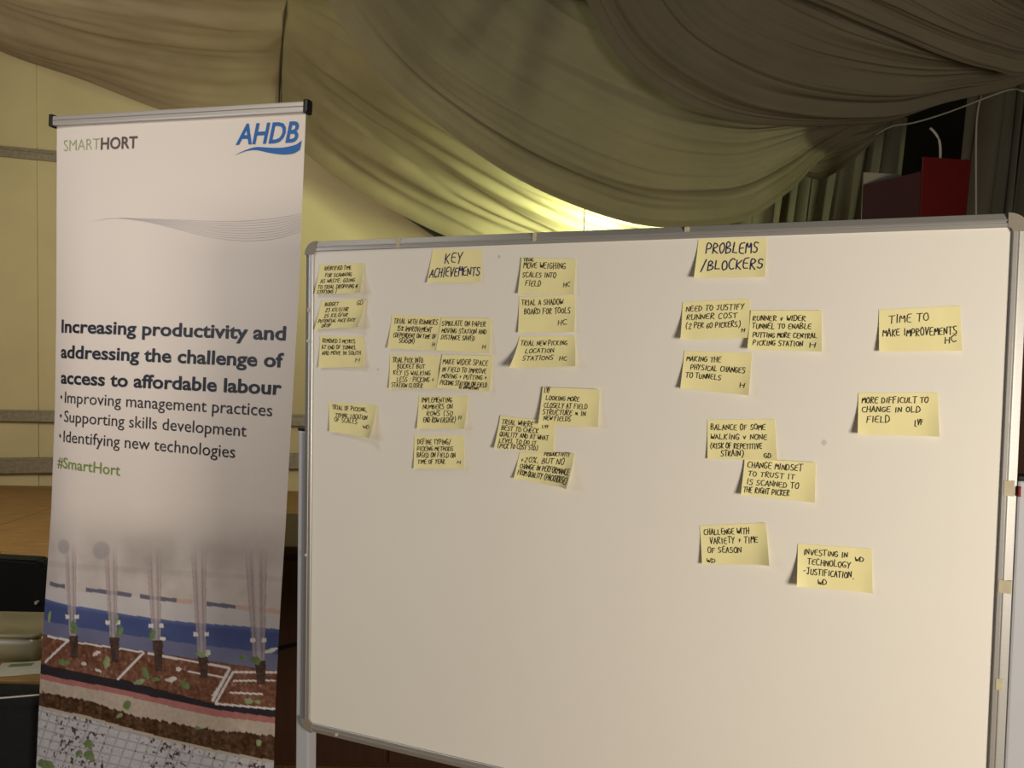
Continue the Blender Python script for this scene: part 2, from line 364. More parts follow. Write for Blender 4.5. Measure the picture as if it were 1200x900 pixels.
# sheet with its printed picture (colours belong to the print)
NU, NV = 300, 150; V0 = 1.02; VB = 1.99
def fbm(x, y, s, o=4):
    t = 0; a = 1; n = 0
    for i in range(o): t += a * noise.noise(Vector((x * s, y * s, 5.5 + i))); n += a; a *= .5; s *= 2.1
    return t / n
def lin(x, pts): return np.interp(x, [p[0] for p in pts], [p[1] for p in pts])
def picture(x, y):
    """colour of the printed photograph; x 0..900 across, y 0..1050 down"""
    nz = fbm(x, y, .012); nf = fbm(x, y, .09, 3)
    base = (232, 222, 213)
    mist = (206, 195, 188); c = np.array(mist, float) + nz * 22
    # blurred machine above
    for (a, b2, p, q, dc) in [(385, 560, 105, 240, -20), (670, 800, 130, 235, -16), (560, 660, 120, 230, -5), (225, 300, 190, 330, -12), (800, 900, 120, 330, -8)]:
        s = 1 / (1 + math.exp(-(x - a) / 12)) / (1 + math.exp((x - b2) / 12)) / (1 + math.exp(-(y - p) / 14)) / (1 + math.exp((y - q) / 12)); c = c + dc * s
    if 195 + x * .06 < y < 215 + x * .06: c -= 8
    wt = 285 + x * .085
    if y > wt: c = np.array((208, 202, 202), float) + nz * 10
    ln = 268 + x * .115
    if abs(y - ln) < 7 and (100 < x < 170 or 250 < x < 415 or 445 < x < 570 or 670 < x < 765): c = np.array((112, 110, 130.))
    if abs(y - ln) < 8 and (570 < x < 625 or 765 < x < 905): c = np.array((212, 176, 160.))
    bt = lin(x, [(0, 322), (100, 335), (400, 382), (600, 408), (920, 432)]); bb = lin(x, [(0, 440), (100, 455), (450, 505), (750, 552), (920, 578)])
    if y > bt:
        k = (y - bt) / (bb - bt); c = np.array((74, 88, 142.)) if k < .6 else np.array((112, 116, 150.)); c = c + nz * 12
        c = c + max(0, 1 - abs(k) * 8) * 26
    # trays of soil
    soil = np.array((122, 80, 62.)) + nf * 46 + nz * 20
    if nf > .42: soil = soil + 30
    dark = np.array((46, 42, 50.)) + nz * 8
    if y > bb: c = soil
    rt = lin(x, [(60, 548), (365, 604), (375, 600), (680, 684), (700, 690), (900, 706)])
    def seg(x0, y0, x1, y1, w2):
        L = math.hypot(x1 - x0, y1 - y0); t = max(0, min(1, ((x - x0) * (x1 - x0) + (y - y0) * (y1 - y0)) / L / L))
        return math.hypot(x - x0 - t * (x1 - x0), y - y0 - t * (y1 - y0)) < w2
    if y > rt: c = dark
    for s in [(92, 545, 186, 470, 4), (368, 602, 458, 514, 4), (186, 470, 100, 458, 4), (200, 475, 455, 510, 3), (475, 514, 745, 566, 4), (746, 570, 692, 676, 5), (762, 580, 900, 580, 4), (758, 580, 702, 684, 4), (702, 688, 890, 706, 3.5), (610, 578, 735, 598, 3), (690, 660, 735, 598, 2), (760, 610, 890, 608, 3), (750, 650, 850, 655, 3)]:
        if seg(*s): c = np.array((222, 214, 212.)) + nf * 14
    rb = lin(x, [(60, 582), (365, 634), (690, 706), (900, 736)])
    if y > rb: c = np.array((176, 112, 108.)) + nf * 16
    p2 = lin(x, [(60, 600), (365, 652), (690, 730), (900, 756)])
    if y > p2: c = np.array((188, 172, 156.)) + nf * 20 + nz * 10
    p3 = lin(x, [(60, 645), (250, 672), (430, 728), (700, 778), (900, 798)]) + nf * 12
    p4 = lin(x, [(60, 690), (250, 725), (430, 775), (700, 845), (900, 885)])
    if y > p3: c = np.array((84, 58, 40.)) + nf * 56
    if y > p4: c = np.array((188, 176, 158.))
    if y > p4 + 10:
        gx = (x + y * .4) / 40; gy = (y - x * .22) / 30
        fx, fy = gx % 1, gy % 1
        c = np.array((198, 196, 202.)) + nf * 20
        if fx < .16 or fy < .18: c = np.array((168, 166, 172.))
        if nf > .27 + .12 * math.sin(x * .02): c = np.array((84, 70, 64.))
            # glass tubes
    for (cx, w0, y0, yt, ys, ye) in [(196, 23, 130, 390, 455, 530), (345, 24, 140, 410, 460, 545), (497, 26, 150, 420, 470, 575), (648, 25, 150, 450, 515, 600), (832, 34, 150, 470, 540, 622)]:
        cxx = cx + (y - 300) * .035
        if y0 < y < ys:
            t = (y - y0) / (ys - y0); hw = w0 * (1.05 - .5 * t); d = abs(x - cxx) / hw
            if d < 1:
                al = .75 * min(1, (y - y0) / 90)
                tc = np.array((186, 170, 168.)) - (26 if .35 < d < .6 else 0) + (16 if d < .2 else 0) - (20 if d > .86 else 0)
                c = c * (1 - al) + tc * al
        if ys <= y < ye:
            hw = 18 * (1 - .35 * (y - ys) / (ye - ys))
            if abs(x - cxx - 4) < hw + nf * 6: c = np.array((78, 60, 52.)) + nf * 30
        if abs(y - yt) < 7 and 10 < abs(x - cxx) < 26: c = np.array((228, 222, 220.))
    for (cx, cy, r) in [(162, 150, 24), (306, 162, 30)]:
        d = math.hypot(x - cx, y - cy)
        if d < r + 5: c = c * (1 - .5 * min(1, (r + 5 - d) / 8)) + np.array((150, 146, 150.)) * .5 * min(1, (r + 5 - d) / 8)
    G1, G2 = (108, 134, 84), (142, 158, 112)
    for (cx, cy, a, b2, ang, col) in [(207, 425, 15, 32, 0, G1), (372, 440, 14, 26, .4, G1), (362, 400, 8, 20, .2, G2), (488, 450, 14, 22, .3, G1), (524, 464, 14, 8, 0, (226, 224, 220)), (160, 545, 12, 14, .5, G1), (178, 546, 14, 9, -.4, G1), (327, 545, 14, 26, .25, G2), (297, 574, 18, 7, .3, (214, 212, 204)), (290, 515, 18, 8, -.4, (214, 200, 190)), (244, 550, 14, 7, 0, (214, 200, 190)), (465, 580, 14, 26, -.3, G1), (442, 612, 24, 11, -.3, G2), (500, 604, 20, 10, .1, G1), (578, 570, 16, 9, .2, (224, 214, 206)), (552, 604, 28, 10, -.1, (216, 206, 196)), (600, 624, 24, 13, .7, G1), (655, 520, 20, 12, 0, G2), (675, 515, 10, 14, .3, (200, 206, 180)), (830, 538, 22, 18, .2, G1), (790, 530, 16, 10, 0, G1), (878, 505, 26, 9, -.35, (216, 218, 206)), (808, 680, 18, 12, 0, G2), (835, 680, 12, 8, .3, G2), (400, 690, 18, 20, .2, G1), (374, 725, 18, 10, -.5, G2), (640, 770, 12, 8, 0, G1), (836, 820, 12, 14, .2, G2), (260, 820, 20, 18, 0, G1), (262, 860, 26, 20, .3, G1), (225, 850, 18, 12, -.4, G1), (100, 890, 46, 20, .25, G1), (104, 390, 9, 26, .2, G2)]:
        ca, sa = math.cos(ang), math.sin(ang); ex, ey = (x - cx) * ca + (y - cy) * sa, -(x - cx) * sa + (y - cy) * ca
        if (ex / a) ** 2 + (ey / b2) ** 2 < .62 + nf * .7: c = np.array(col, float) + nf * 22 + (ex / a) * 12
    # the picture fades up into the plain banner
    f = min(1, max(0, (y + 15 + nz * 40) / 190)); f = f * f * (3 - 2 * f)
    m = c.mean(); c = m + (c - m) * .9
    return np.clip(np.array(base) * (1 - f) + c * f, 8, 245)
def uv2pic(u, v):
    t = (v - 1.0) / .8; k = u / .8
    x = (94 + (920 - 94) * k) * (1 - t) + (62 + (876 - 62) * k) * t
    y0 = -87 + 46 * (k * 2) if k < .5 else -41 + 51 * (k * 2 - 1)
    y1 = 852 + 97 * (k * 2) if k < .5 else 949 + 109 * (k * 2 - 1)
    return x, y0 * (1 - t) + y1 * t + 20 * math.sin(math.pi * t) * .3
def sheet(v0, v1, nv, nu, pic, name):
    V, C = [], []
    for j in range(nv):
        v = v0 + (v1 - v0) * j / (nv - 1)
        for i in range(nu):
            u = BW * i / (nu - 1); V.append(bp_(u, v))
            c = picture(*uv2pic(u, v)) if pic else (232, 222, 213); C.append((*s2l(c), 1))
    nb = len(V)
    Fc = [(j * nu + i, (j + 1) * nu + i, (j + 1) * nu + i + 1, j * nu + i + 1) for j in range(nv - 1) for i in range(nu - 1)]
    o = mesh_obj(name, V, Fc, None, ban, True)
    ca = o.data.color_attributes.new('print', 'FLOAT_COLOR', 'POINT'); ca.data.foreach_set('color', [x for c in C for x in c])
    return o
mp_ = bpy.data.materials.new('banner_print'); mp_.use_nodes = True; nt = mp_.node_tree
vc = nt.nodes.new('ShaderNodeVertexColor'); vc.layer_name = 'print'; pb = nt.nodes['Principled BSDF']
nt.links.new(vc.outputs[0], pb.inputs[0]); pb.inputs['Roughness'].default_value = .42; pb.inputs['Specular IOR Level'].default_value = .35
top = sheet(.0, V0, 60, 60, False, 'banner_sheet'); top.data.materials.append(M['banner'])
low = sheet(V0, VB, 400, 340, True, 'printed_picture'); low.data.materials.append(mp_)
low['label'] = 'printed picture of seedling plugs in trays under clear tubes'

def text_mesh(body, bold=0, shear=0, space=1):
    cu = bpy.data.curves.new('t', 'FONT'); cu.body = body; cu.size = 1; cu.offset = bold; cu.shear = shear; cu.space_character = space
    cu.resolution_u = 3; o = bpy.data.objects.new('t', cu); COL.objects.link(o)
    bpy.context.view_layer.update()
    me = bpy.data.meshes.new_from_object(o.evaluated_get(bpy.context.evaluated_depsgraph_get()))
    bpy.data.objects.remove(o); bpy.data.curves.remove(cu); return me
CAPH = .729
def banner_text(name, body, u0, u1, v0, v1, cap, m, bold=0, shear=0, space=1, label=None, off=.0012):
    """print a line from (u0,v0) to (u1,v1) baseline; cap height in metres"""
    me = text_mesh(body, bold, shear, space); xs = [v.co.x for v in me.vertices]; xs0 = list(xs); xa, xb = min(xs), max(xs)
    for v in me.vertices:
        t = (v.co.x - xa) / (xb - xa); uu = u0 + (u1 - u0) * t; vv = v0 + (v1 - v0) * t - v.co.y * cap / CAPH
        v.co = bp_(uu, vv, off)
    # split the line into its words, each an object of its own
    par = list(range(len(me.vertices)))
    def find(a):
        while par[a] != a: par[a] = par[par[a]]; a = par[a]
        return a
    for p in me.polygons:
        v0_ = find(p.vertices[0])
        for q in p.vertices[1:]: par[find(q)] = v0_
    comp = {}
    for i, x in enumerate(xs0): c = comp.setdefault(find(i), [9e9, -9e9]); c[0] = min(c[0], x); c[1] = max(c[1], x)
    wi, cur, wid = {}, -9e9, -1
    for root, (lo, hi) in sorted(comp.items(), key=lambda t: t[1][0]):
        if lo - cur > .2: wid += 1
        wi[root] = wid; cur = max(cur, hi)
    for k in range(wid + 1):
        ids = [i for i in range(len(par)) if wi.get(find(i)) == k]; mp = {a: b for b, a in enumerate(ids)}
        fs = [tuple(mp[q] for q in p.vertices) for p in me.polygons if p.vertices[0] in mp]
        o = mesh_obj(name, [me.vertices[a].co for a in ids], fs, m, ban)
        if label: o['label'] = label
    bpy.data.meshes.remove(me)
banner_text('printed_word', 'SMART', .028, .156, .073, .073, .033, M['lime'], -.012, label='light green word SMART')
banner_text('printed_word', 'HORT', .160, .284, .073, .073, .033, M['brown_grey'], .022, label='bold grey word HORT')
banner_text('logo_letters', 'AHDB', .597, .782, .075, .075, .054, M['blue'], .022, .22, label='blue slanted letters AHDB')
sw_t = catmull([(.592, .104), (.63, .090), (.66, .084), (.70, .087), (.74, .088), (.775, .082), (.792, .072)], 24)
sw_b = catmull([(.592, .104), (.63, .0935), (.66, .092), (.70, .1005), (.74, .106), (.77, .104), (.788, .095)], 24)
V = [bp_(a, b2, .0012) for a, b2 in sw_t] + [bp_(a, b2, .0012) for a, b2 in sw_b]
mesh_obj('logo_wave', V, [(i, i + 1, 25 + i, 24 + i) for i in range(23)], M['blue'], ban)['label'] = 'blue wave under the letters'
V, Fc = [], []
for k in range(9):
    t = k / 8
    c = catmull([(.13, .275), (.16, .268), (.22, .263), (.30, .264 + .006 * t), (.40, .268 + .020 * t), (.52, .273 + .040 * t), (.62, .274 + .050 * t), (.72, .268 + .052 * t), (.799, .256 + .045 * t)], 50)
    for i, (a, b2) in enumerate(c):
        hw = .0001 + .00032 * min(1, i / 22); V += [bp_(a, b2 - hw, .0011), bp_(a, b2 + hw, .0011)]
        if i: n0 = len(V); Fc.append((n0 - 4, n0 - 3, n0 - 1, n0 - 2))
mesh_obj('printed_wave_lines', V, Fc, M['wave'], ban)['label'] = 'thin pale grey wave lines'
banner_text('printed_word', 'Increasing productivity and', .031, .770, .582, .576, .037, M['navy_text'], .024)
banner_text('printed_word', 'addressing the challenge of', .031, .768, .654, .645, .037, M['navy_text'], .024)
banner_text('printed_word', 'access to affordable labour', .034, .767, .727, .715, .037, M['navy_text'], .024)
for body, u1, va, vb in [('Improving management practices', .743, .781, .772), ('Supporting skills development', .669, .835, .830), ('Identifying new technologies', .638, .892, .888)]:
    banner_text('printed_word', body, .056, u1, va, vb, .034, M['grey_text'], .001)
    n0 = [bp_(.038 + .0045 * math.cos(a * .785), va - .015 + .0055 * math.sin(a * .785), .0012) for a in range(8)]
    mesh_obj('bullet', n0, [tuple(range(8))], M['grey_text'], ban)
banner_text('printed_hashtag', '#SmartHort', .030, .269, .966, .969, .032, M['green'], .008, label='green hashtag line')

# top rail, end caps, base cassette, feet, pole
def bbox(name, ua, va, na, m, bev=.002):
    p = bo + ban_off; return MB().box(p, bu, bd, bn, ua, va, na, bev).build(name, m, ban)
bbox('top_rail', (-.008, BW + .008), (-.024, .003), (-.010, .010), M['alu_rail'], .004)
bbox('rail_groove', (-.006, BW + .006), (-.012, -.010), (.009, .0112), M['cap'], .0005)
for a in (-.016, BW + .004):
    bbox('end_cap', (a, a + .014), (-.029, .007), (-.013, .013), M['black'], .005)
bb_ = bo + bd * 1.98 + ban_off; bu2 = Vector((bu.x, bu.y, 0)).normalized(); bn2 = Vector((bn.x, bn.y, 0)).normalized()
zc = -bb_.z
bc = Vector((bb_.x, bb_.y, 0))
MB().box(bc, bu2, bn2, Z, (-.02, BW + .02), (-.07, .05), (.012, max(.06, bb_.z + .02)), .012).build('base_cassette', M['alu_rail'], ban)
for s in (.12, .68): MB().box(bc, bu2, bn2, Z, (s - .02, s + .02), (-.16, .14), (0, .012), .003).build('foot', M['black'], ban)
pt = bo + bu * .4 - bn * .03 + ban_off; MB().tube([bc + bu2 * .4 - bn2 * .03 + Z * .05, pt - Z * .02], .007).build('pole', M['alu_rail'], ban, True)

# ------------------------------------------------------------------ whiteboard
wo = Vector((-.3591, 1.4399, EYE + .1697)); wu = Vector((math.cos(.3908), -math.sin(.3908), 0)); wd = -Z; wn = Vector((-math.sin(.3908), -math.cos(.3908), 0))
WW, WH = 1.0771, .86; FW = .0185
base = wo + wu * (WW / 2); base.z = 0
wb = empty('whiteboard', base, 'large mobile whiteboard covered in yellow sticky notes', 'whiteboard')
wp = wo - base
def wbox(name, a, b, c, m, bev=.0015, smooth=False, label=None):
    o = MB().box(wp, wu, wd, wn, a, b, c, bev).build(name, m, wb, smooth)
    if label: o['label'] = label
    return o
wbox('writing_panel', (-.004, WW + .004), (-.004, WH + .004), (-.012, 0), M['white'], 0, label='glossy white writing surface')
wbox('back_panel', (-.004, WW + .004), (-.004, WH + .004), (-.018, -.0125), M['cap'], 0)
CR = .024
for nm, a, b in [('frame_top', (CR - FW, WW + FW - CR), (-FW, 0)), ('frame_bottom', (CR - FW, WW + FW - CR), (WH, WH + FW)),
                 ('frame_left', (-FW, 0), (CR - FW, WH + FW - CR)), ('frame_right', (WW, WW + FW), (CR - FW, WH + FW - CR))]:
    # aluminium profile: inner lip by the panel, groove, outer face sloping back
    prof = [(0, -.02), (0, .0025), (.0012, .0036), (.0052, .0036), (.006, .0022), (.0072, .0022), (.008, .0034), (.0095, .0032), (.0180, -.0008), (FW, -.0022), (FW, -.02)]
    mb = MB(); loops = []
    for e_ in (0, 1):
        L_ = []
        for d_, z_ in prof:
            if nm == 'frame_top': p_ = (a[e_], -d_)
            elif nm == 'frame_bottom': p_ = (a[e_], WH + d_)
            elif nm == 'frame_left': p_ = (-d_, b[e_])
            else: p_ = (WW + d_, b[e_])
            L_.append(mb.bm.verts.new(wp + wu * p_[0] + wd * p_[1] + wn * z_))
        loops.append(L_)
    for k in range(len(prof)): mb.bm.faces.new([loops[0][k], loops[0][(k + 1) % len(prof)], loops[1][(k + 1) % len(prof)], loops[1][k]])
    mb.bm.faces.new(loops[0]); mb.bm.faces.new(loops[1][::-1])
    mb.build(nm, M['alu'], wb)
for cx, cy, sx, sy in [(0, 0, -1, -1), (WW, 0, 1, -1), (WW, WH, 1, 1), (0, WH, -1, 1)]:
    mb = MB(); pts = []      # rounded L-shaped corner cap
    r0 = CR
    ctr = (cx + sx * (FW - r0), cy + sy * (FW - r0))
    outer = [(ctr[0] + sx * r0 * math.cos(t), ctr[1] + sy * r0 * math.sin(t)) for t in np.linspace(0, math.pi / 2, 8)]
    ri = r0 - FW
    inner = [(ctr[0] + sx * ri * math.cos(t), ctr[1] + sy * ri * math.sin(t)) for t in np.linspace(0, math.pi / 2, 8)]
    loops = []
    for z in (.0042, -.021):
        loops.append(([mb.bm.verts.new(wp + wu * x + wd * y + wn * z) for x, y in outer], [mb.bm.verts.new(wp + wu * x + wd * y + wn * z) for x, y in inner]))
    (o1, i1), (o2, i2) = loops
    for k in range(7):
        mb.bm.faces.new([o1[k], o1[k + 1], i1[k + 1], i1[k]]); mb.bm.faces.new([o2[k + 1], o2[k], i2[k], i2[k + 1]])
        mb.bm.faces.new([o1[k], o2[k], o2[k + 1], o1[k + 1]]); mb.bm.faces.new([i1[k + 1], i2[k + 1], i2[k], i1[k]])
    mb.bm.faces.new([o1[0], i1[0], i2[0], o2[0]]); mb.bm.faces.new([o1[7], o2[7], i2[7], i1[7]])
    mb.build('corner_cap', M['cap'], wb)
# posts, pivots, cross bar and feet of the stand
for sx, a in ((-1, (-.038, -.010)), (1, (WW + .0195, WW + .044))):
    zt = -wp.z
    top_v = .325; bot_v = wo.z - .09
    o = wbox('post', a, (top_v, bot_v), (-.034, -.008) if sx < 0 else (-.024, -.002), M['post'], .003, label='grey upright post of the stand')
    MB().box(wp, wu, wd, wn, (a[0] - .001, a[1] + .001), (top_v - .007, top_v), (-.035, -.007) if sx < 0 else (-.025, -.001), .002).build('post_cap', M['black'], o)
    c = wp + wu * (a[0] + a[1]) / 2; 
    MB().tube([c + wd * .43 - wn * .02 + wu * (-.0 * sx), c + wd * .43 - wn * .02 - wu * sx * .03], .012, 12).build('pivot', M['black'], o, True)
    mx = (a[0] + a[1]) / 2
    ft = MB().box(wp, wu, wd, wn, (mx - .02, mx + .02), (bot_v, bot_v + .03), (-.30, .26), .004).build('foot', M['post'], wb)
    for q in (-.27, .23):
        cc = wp + wu * mx + wd * (bot_v + .03 + .03) + wn * q
        f2 = MB().tube([cc - wu * .012, cc + wu * .012], .029, 16).build('castor', M['black'], ft, True)
wbox('cross_bar', (-.01, WW + .02), (1.40, 1.43), (-.03, -.01), M['post'], .003)
MB().box(wp, wu, wd, wn, (WW + .019, WW + .023), (.332, .345), (-.004, .004), .001).build('knob', M['redplastic'], wb)['label'] = 'small red knob by the right post'
# tape scraps and screws on the frame
for a, b in [((.171, .177), (-.018, -.001)), ((.42, .426), (-.0175, -.004)), ((-.012, -.006), (.10, .108)), ((WW + .003, WW + .015), (.325, .345)), ((WW + .002, WW + .017), (.455, .472)), ((WW + .004, WW + .012), (.585, .60)), ((.66, .667), (-.017, -.010))]:
    wbox('tape_scrap', a, b, (-.002, .0042), M['tape'], .0004)
for a, b in [(-.010, .55), (.06, WH + .010), (-.010, .16)]:
    MB().tube([wp + wu * a + wd * b + wn * .0, wp + wu * a + wd * b + wn * .0045], .0028, 10).build('screw', M['paper'], wb)
for px, py, r in [(443, 433, .0022), (966, 519, .004), (585, 301, .003), (598, 423, .004)]:
    s_, t_ = on_plane(px, py, wo, wu, wd)
    n0 = [wp + wu * (s_ + r * math.cos(k * .628) * rnd.uniform(.7, 1.2)) + wd * (t_ + r * math.sin(k * .628) * rnd.uniform(.7, 1.2)) + wn * .0003 for k in range(10)]
    mesh_obj('smudge', n0, [tuple(range(10))], M['smudge'], wb)

# ------------------------------------------------------------------ handwriting
G = {
 'A': '0,0 1.8,6 3.8,0|.8,2.2 3.4,2', 'B': '.3,0 .3,6 2.6,5.8 3,4.4 .4,3.2 3.4,2.6 3.4,.8 .2,0', 'C': '3.6,5.4 2,6 .3,4.2 .3,1.6 1.8,0 3.6,.5',
 'D': '.2,0 .3,6 2.6,5.4 3.7,3 2.8,.8 0,0', 'E': '3.5,6 .8,5.6 .2,3 .7,.4 3.5,0|.4,3.1 2.9,3.3', 'F': '.4,0 .4,5.8 3.6,6|.4,3.2 2.8,3.4',
 'G': '3.5,5.3 2,6 .3,4.2 .3,1.6 1.8,0 3.4,.8 3.6,2.6 2,2.6', 'H': '.3,0 .3,6|3.5,0 3.6,6|.3,3 3.6,3.2', 'I': '1,0 1.1,6', 'J': '.2,5.8 3.6,6|2.4,6 2.4,1.2 1.2,0 .1,1',
 'K': '.3,0 .4,6|3.6,6 .5,2.8 3.6,0', 'L': '.5,6 .3,.2 3.4,.2', 'M': '0,0 .4,6 2,2 3.6,6 4.2,0', 'N': '.1,0 .4,6 3.3,0 3.6,6', 'O': '1.8,6 .3,4.5 .2,1.8 1.6,0 3.3,1 3.7,3.6 2.7,5.8 1.6,6',
 'P': '.3,0 .4,6 3,5.8 3.4,4.2 2.6,3 .4,2.6', 'Q': '1.8,6 .3,4.5 .2,1.8 1.6,0 3.3,1 3.7,3.6 2.7,5.8 1.6,6|2.2,1.6 4,-.6', 'R': '.3,0 .4,6 3,5.8 3.2,4.2 .5,3 3.7,0',
 'S': '3.4,5.6 1.8,6 .4,5 1,3.4 3,2.6 3.3,1 1.8,0 .1,.5', 'T': '-.2,5.8 4.2,6|1.9,5.9 1.8,0', 'U': '.3,6 .2,1.6 1.6,0 3.2,1.2 3.6,6', 'V': '.1,6 1.7,0 3.8,6', 'W': '0,6 .9,0 2.1,4.2 3,0 4.4,6',
 'X': '.2,0 3.6,6|.2,6 3.7,0', 'Y': '.1,6 1.9,3 3.7,6|1.9,3 1.2,-.3', 'Z': '.2,6 3.6,6 .2,0 3.8,0', '0': '1.8,6 .3,4.5 .2,1.8 1.6,0 3.3,1 3.7,3.6 2.7,5.8 1.6,6', '1': '1,4.8 2,6 2,0',
 '2': '.3,4.8 1.8,6 3.2,4.8 .2,0 3.7,.1', '3': '.3,5.6 2.8,5.8 1.4,3.4 3.3,2.2 2.6,.2 .2,.2', '5': '3.4,6 .8,6 .5,3.6 2.8,3.4 3.2,1.2 .3,0', '6': '3,6 .6,3.4 .4,1 2,0 3.3,1.4 2.2,3 .5,2',
 '(': '2.6,7 1,4 1.1,1.6 2.6,-.8', ')': '1,7 2.7,4.4 2.5,1.6 1,-.8', '/': '.4,-.8 3,6.8', '.': '1.2,.1 1.8,0', ',': '1.6,.4 1,-1', '%': '.5,0 3.8,6|.8,6 .2,5 1,4.2 1.5,5.2 .8,6|3.3,1.8 2.6,1 3.3,0 4,1 3.3,1.8',
 '+': '.6,3 3.2,3|1.9,4.6 1.9,1.2', '-': '.8,3 2.8,3.1', '@': '2.6,3.6 1.4,3.8 1.2,2 2.6,2 2.8,4 2.8,1.8 4,2.6 3,5.6 .6,4.8 .2,1.6 2,-.2', '!': '1.4,6.2 1.4,1.6|1.4,.4 1.4,0', '#': '.3,1 2.6,4|.3,4 3.6,1|.4,2.4 3.4,2.8|.6,1.6 3.2,3.6|1,3.4 2.8,1.2',
 ':': '1.4,4 1.5,3.7|1.4,1 1.5,.7', 'v': '.6,4.2 1.7,.8 3,4.4', 'x': '1,1.6 2.4,3.4|1,3.4 2.6,1.8',
}
def write(lines, surf, r, wd_=.0011, slant=.08):
    """lines: (text, u0, u1, v_base, height) in metres-of-note; surf(s,t,off) -> point"""
    V, Fc = [], []
    def seg(p, q, w2):
        dx, dy = q[0] - p[0], q[1] - p[1]; L = math.hypot(dx, dy) or 1e-6; dx /= L; dy /= L
        p = (p[0] - dx * w2 * .4, p[1] - dy * w2 * .4); q = (q[0] + dx * w2 * .4, q[1] + dy * w2 * .4)
        n0 = len(V)
        for (x, y) in ((p[0] - dy * w2 / 2, p[1] + dx * w2 / 2), (p[0] + dy * w2 / 2, p[1] - dx * w2 / 2), (q[0] + dy * w2 / 2, q[1] - dx * w2 / 2), (q[0] - dy * w2 / 2, q[1] + dx * w2 / 2)):
            V.append(surf(x, y, .0005))
        Fc.append((n0, n0 + 1, n0 + 2, n0 + 3))
    for (txt, u0, u1, vb, h, *rest) in lines:
        drop = rest[0] if rest else 0
        adv = [(3.1 if ch == ' ' else (3.2 if ch in 'I.,:!1' else 5.0)) for ch in txt]; tot = sum(adv) - 1.0
        x = 0; sx = (u1 - u0) / tot
        for ch, a in zip(txt, adv):
            if ch in G:
                jy = r.uniform(-.06, .06) * h; js = r.uniform(.88, 1.1); rot = r.uniform(-.05, .05)
                for st in G[ch].split('|'):
                    P = [tuple(map(float, q.split(','))) for q in st.split()]
                    P = [(q[0] + r.uniform(-.22, .22), q[1] + r.uniform(-.28, .28)) for q in P]
                    if len(P) > 3: P = [tuple(q) for q in catmull(P, len(P) * 2)]
                    Q = [(u0 + (x + q[0] + slant * q[1] - rot * q[1]) * sx, vb + drop * (x / tot) + jy - (q[1] + rot * q[0]) / 6 * h * js) for q in P]
                    for i in range(len(Q) - 1): seg(Q[i], Q[i + 1], wd_)
            x += a
    return V, Fc

